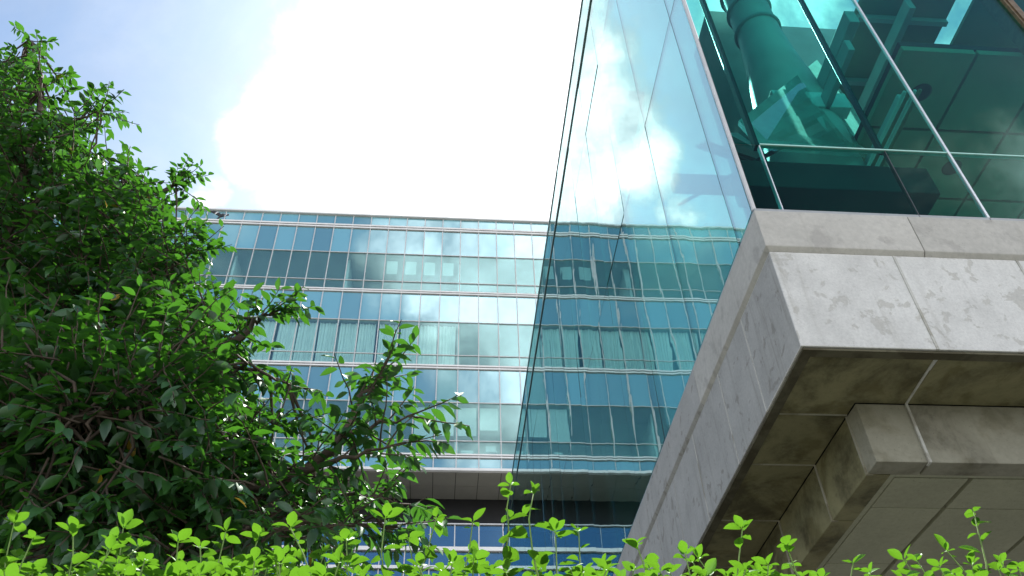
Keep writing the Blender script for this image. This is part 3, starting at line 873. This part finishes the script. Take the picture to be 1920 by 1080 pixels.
# the rest of the crown, round the trunk
ctr = Vector((-2.95, 3.15, 4.1))
spokes = []
for q in range(14):
    a = q * 2.4; e = -.3 + 1.3 * rnd.random()
    tip = ctr + Vector((1.35 * math.cos(a) * math.cos(e), 1.1 * math.sin(a) * math.cos(e), 1.6 * math.sin(e)))
    st_ = TB + Vector((.05, 0, rnd.uniform(2.3, 4.6)))
    mid = st_.lerp(tip, .5) + Vector((0, 0, .12))
    branches.tube([st_, mid, tip], [.03, .018, .005], 7)
    spokes += [st_.lerp(tip, t / 8) for t in range(3, 9)]
cnt = 0
while cnt < 1500:
    v = rv().normalized() * (rnd.random() ** .4)
    p = ctr + Vector((v.x * 1.6, v.y * 1.25, v.z * 1.95))
    dd = p - CAM
    if dd.dot(RF) > .1 and 960 + FPX * dd.dot(RX) / dd.dot(RF) > -70:
        continue
    near_ = min(spokes, key=lambda q: (q - p).length_squared)
    d = (p - near_).normalized()
    twig(p - d * .12, d * .8 + rv(.45) + Vector((0, 0, .15)), rnd.uniform(.16, .3), rnd.randint(7, 11), .072, items, stems)
    cnt += 1
obj('branches', branches, M['bark'], tree, smooth=True)
leaves_mesh('crown', items, LT, M['leaf'], tree, stems, M['bark'])
print('tree leaves', len(items))

# ------------------------------------------------------------------ the hedge
HB = Vector((0, 1.4, 0))
hedge = thing('hedge', HB, 'fresh yellow green hedge with upright young shoots along the bottom edge', 'hedge')
def shoot(tip, base, nl, ll, items, stems, r=.0026):
    """upright shoot: leaves in loose opposite pairs, small at the tip"""
    tip = Vector(tip); base = Vector(base)
    segs = 7; pts = []
    bow = rv(.018); bow.z = 0
    for i in range(segs + 1):
        t = i / segs
        pts.append(base.lerp(tip, t) + bow * math.sin(t * math.pi) + rv(.003))
    stems.tube(pts, [r * (1 - .6 * i / segs) for i in range(segs + 1)], 5)
    a = rnd.random() * 6.28
    for i in range(nl):
        t = .15 + .85 * (i + .5) / nl
        u = t * segs; j = min(int(u), segs - 1)
        pp = pts[j].lerp(pts[j + 1], u - j)
        ax = (pts[j + 1] - pts[j]).normalized()
        a += 2.4 if rnd.random() < .5 else 3.14
        h = Vector((math.cos(a), math.sin(a), 0))
        size = ll * (1 - .5 * max(0, t - .55) / .45) * rnd.uniform(.5, 1.15)
        upk = rnd.uniform(-.35, .3) + .75 * max(0, t - .65)
        ld_ = (h + Vector((0, 0, upk)) + rv(.15)).normalized()
        nn = (Vector((0, 0, 1)) - h * .25 + rv(.38)).normalized()
        items.append((tuple(pp), tuple(ld_), tuple(nn), size, min(max(rnd.gauss(.22 + .62 * t, .26), 0), .97)))
    for q in range(4):
        h = Vector((math.cos(a + q * 1.7), math.sin(a + q * 1.7), rnd.uniform(.1, 1.3)))
        items.append((tuple(pts[-1]), tuple(h.normalized()), tuple((Vector((0, 0, 1)) - h * .4 + rv(.3)).normalized()), ll * rnd.uniform(.3, .62), .93))

NAMED = [(955, 913, 1.35), (995, 926, 1.37), (1832, 957, 1.3), (1388, 992, 1.3), (1085, 995, 1.35), (812, 975, 1.3), (720, 980, 1.25), (545, 990, 1.3), (890, 985, 1.3),
         (1475, 1025, 1.25), (1195, 1020, 1.3), (230, 995, 1.35), (140, 1000, 1.3), (60, 1010, 1.25), (330, 1015, 1.35), (420, 1000, 1.4), (650, 1010, 1.3), (1040, 1000, 1.32), (1290, 1035, 1.3),
         (1600, 1060, 1.25), (1700, 1050, 1.3), (1780, 1035, 1.3), (1880, 1050, 1.3), (770, 1010, 1.35), (480, 1010, 1.3), (20, 985, 1.35)]
for px, py, Y in NAMED:
    tip = at(px, py, Y)
    it = []; sm = MB()
    Lh = rnd.uniform(.30, .38)
    shoot(tip, tip + Vector((rnd.gauss(0, .03), rnd.gauss(0, .03), -Lh)), rnd.randint(12, 16), .054, it, sm)
    leaves_mesh('shoot', it, HT, M['hedge'], hedge, sm, M['stem'])
it = []; sm = MB()
def hedge_top(px):
    w = 9 * math.sin(px * .021) + 7 * math.sin(px * .047 + 1) + 5 * math.sin(px * .11)
    if px < 700:
        return 1078 + w
    if px < 1150:
        return 1094 + w
    if px < 1500:
        return 1094 + w
    return 1104 + w
for i in range(430):
    px = rnd.uniform(-80, 2000)
    Y = rnd.uniform(1.12, 1.62)
    tip = at(px, hedge_top(px) + abs(rnd.gauss(0, 20)) - (55 * rnd.random() if rnd.random() < .3 else 0), Y)
    shoot(tip, tip + Vector((rnd.gauss(0, .04), rnd.gauss(0, .04), -rnd.uniform(.16, .28))), rnd.randint(6, 10), .05, it, sm)
leaves_mesh('young_foliage', it, HT, M['hedge'], hedge, sm, M['stem'])
it = []; sm = MB()
for i in range(1500):
    x = rnd.uniform(-1.3, 1.5); y = rnd.uniform(1.15, 1.75); z = rnd.uniform(1.2, 1.98)
    px_h = hedge_top(960 + (x / y - .1) * 1100)
    zmax = at(960, px_h, y).z - .05
    if z > zmax:
        z = zmax - rnd.random() * .15
    shoot((x, y, z), (x + rnd.gauss(0, .04), y + rnd.gauss(0, .04), z - .15), 6, .05, it, sm)
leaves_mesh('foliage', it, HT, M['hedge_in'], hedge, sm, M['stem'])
b = MB()
for i in range(26):
    x = -1.25 + i * .108 + rnd.gauss(0, .02); y = 1.45 + rnd.gauss(0, .08)
    b.tube([(x, y, 0), (x + rnd.gauss(0, .03), y, .6), (x + rnd.gauss(0, .05), y + rnd.gauss(0, .05), 1.3), (x + rnd.gauss(0, .06), y + rnd.gauss(0, .06), 1.75)], [.014, .011, .008, .004], 6)
obj('woody_stems', b, M['bark'], hedge, smooth=True)

# ------------------------------------------------------------------ the bird
def bird():
    c = at(414, 405, 21.0)
    S = .95
    fw = Vector((.30, .20, .90)).normalized()      # climbing, seen from below
    rt = fw.cross(Vector((0, -1, .2))).normalized()
    upv = rt.cross(fw)
    bm = bmesh.new()
    prof = [(-.20, .012, .03), (-.13, .022, .035), (-.09, .03, .03), (-.04, .05, .045), (.03, .058, .052), (.09, .045, .045), (.125, .03, .032), (.155, .033, .034), (.18, .022, .024), (.20, .007, .008), (.215, .003, .003)]
    n = 10; rings = []
    for x, w, h in prof:
        rings.append([bm.verts.new(fw * x + rt * (w * math.cos(2 * math.pi * i / n)) + upv * (h * math.sin(2 * math.pi * i / n))) for i in range(n)])
    faces = {}
    for j in range(len(rings) - 1):
        for i in range(n):
            faces[(j, i)] = bm.faces.new((rings[j][i], rings[j][(i + 1) % n], rings[j + 1][(i + 1) % n], rings[j + 1][i]))
    bm.faces.new(rings[0][::-1]); bm.faces.new(rings[-1])
    # tail fans out from the rear ring
    for i, v in enumerate(rings[0]):
        s = math.cos(2 * math.pi * i / n)
        v.co = fw * -.22 + rt * (.055 * s) + upv * (.006 * math.sin(2 * math.pi * i / n))
    for sgn, side in ((1, (9, 0)), (-1, (4, 5))):
        fs = [faces[(3, side[0])], faces[(3, side[1])], faces[(4, side[0])], faces[(4, side[1])]]
        tips = [(rt * sgn * .13 + upv * .05 + fw * .02, 1.35, 0), (rt * sgn * .05 + upv * .02 - fw * .01, 1.05, 1), (rt * sgn * .11 + upv * .06 - fw * .05, .85, 0), (rt * sgn * .06 + upv * .02 - fw * .07, .35, 0)]
        for mv, sc, mi in tips:
            r = bmesh.ops.extrude_face_region(bm, geom=fs)
            nf = [e for e in r['geom'] if isinstance(e, bmesh.types.BMFace)]
            vs = [e for e in r['geom'] if isinstance(e, bmesh.types.BMVert)]
            bmesh.ops.delete(bm, geom=fs, context='FACES_ONLY')
            ctr = sum((v.co for v in vs), Vector()) / len(vs)
            for v in vs:
                dlt = v.co - ctr
                dlt = dlt - upv * dlt.dot(upv) * .6
                v.co = ctr + dlt * sc + mv
            fs = nf
    bmesh.ops.recalc_face_normals(bm, faces=bm.faces)
    for f in bm.faces:
        f.smooth = True
        lat = abs(f.calc_center_median().dot(rt))
        f.material_index = 1 if .185 < lat < .245 else 0
    bmesh.ops.scale(bm, vec=(S, S, S), verts=bm.verts)
    me = bpy.data.meshes.new('bird'); bm.to_mesh(me); bm.free()
    me.materials.append(M['feather']); me.materials.append(M['feather_w'])
    o = bpy.data.objects.new('bird', me); COL.objects.link(o); o.location = c
    tag(o, 'small dark bird with white wing bars flying before the roof edge', 'bird')
bird()
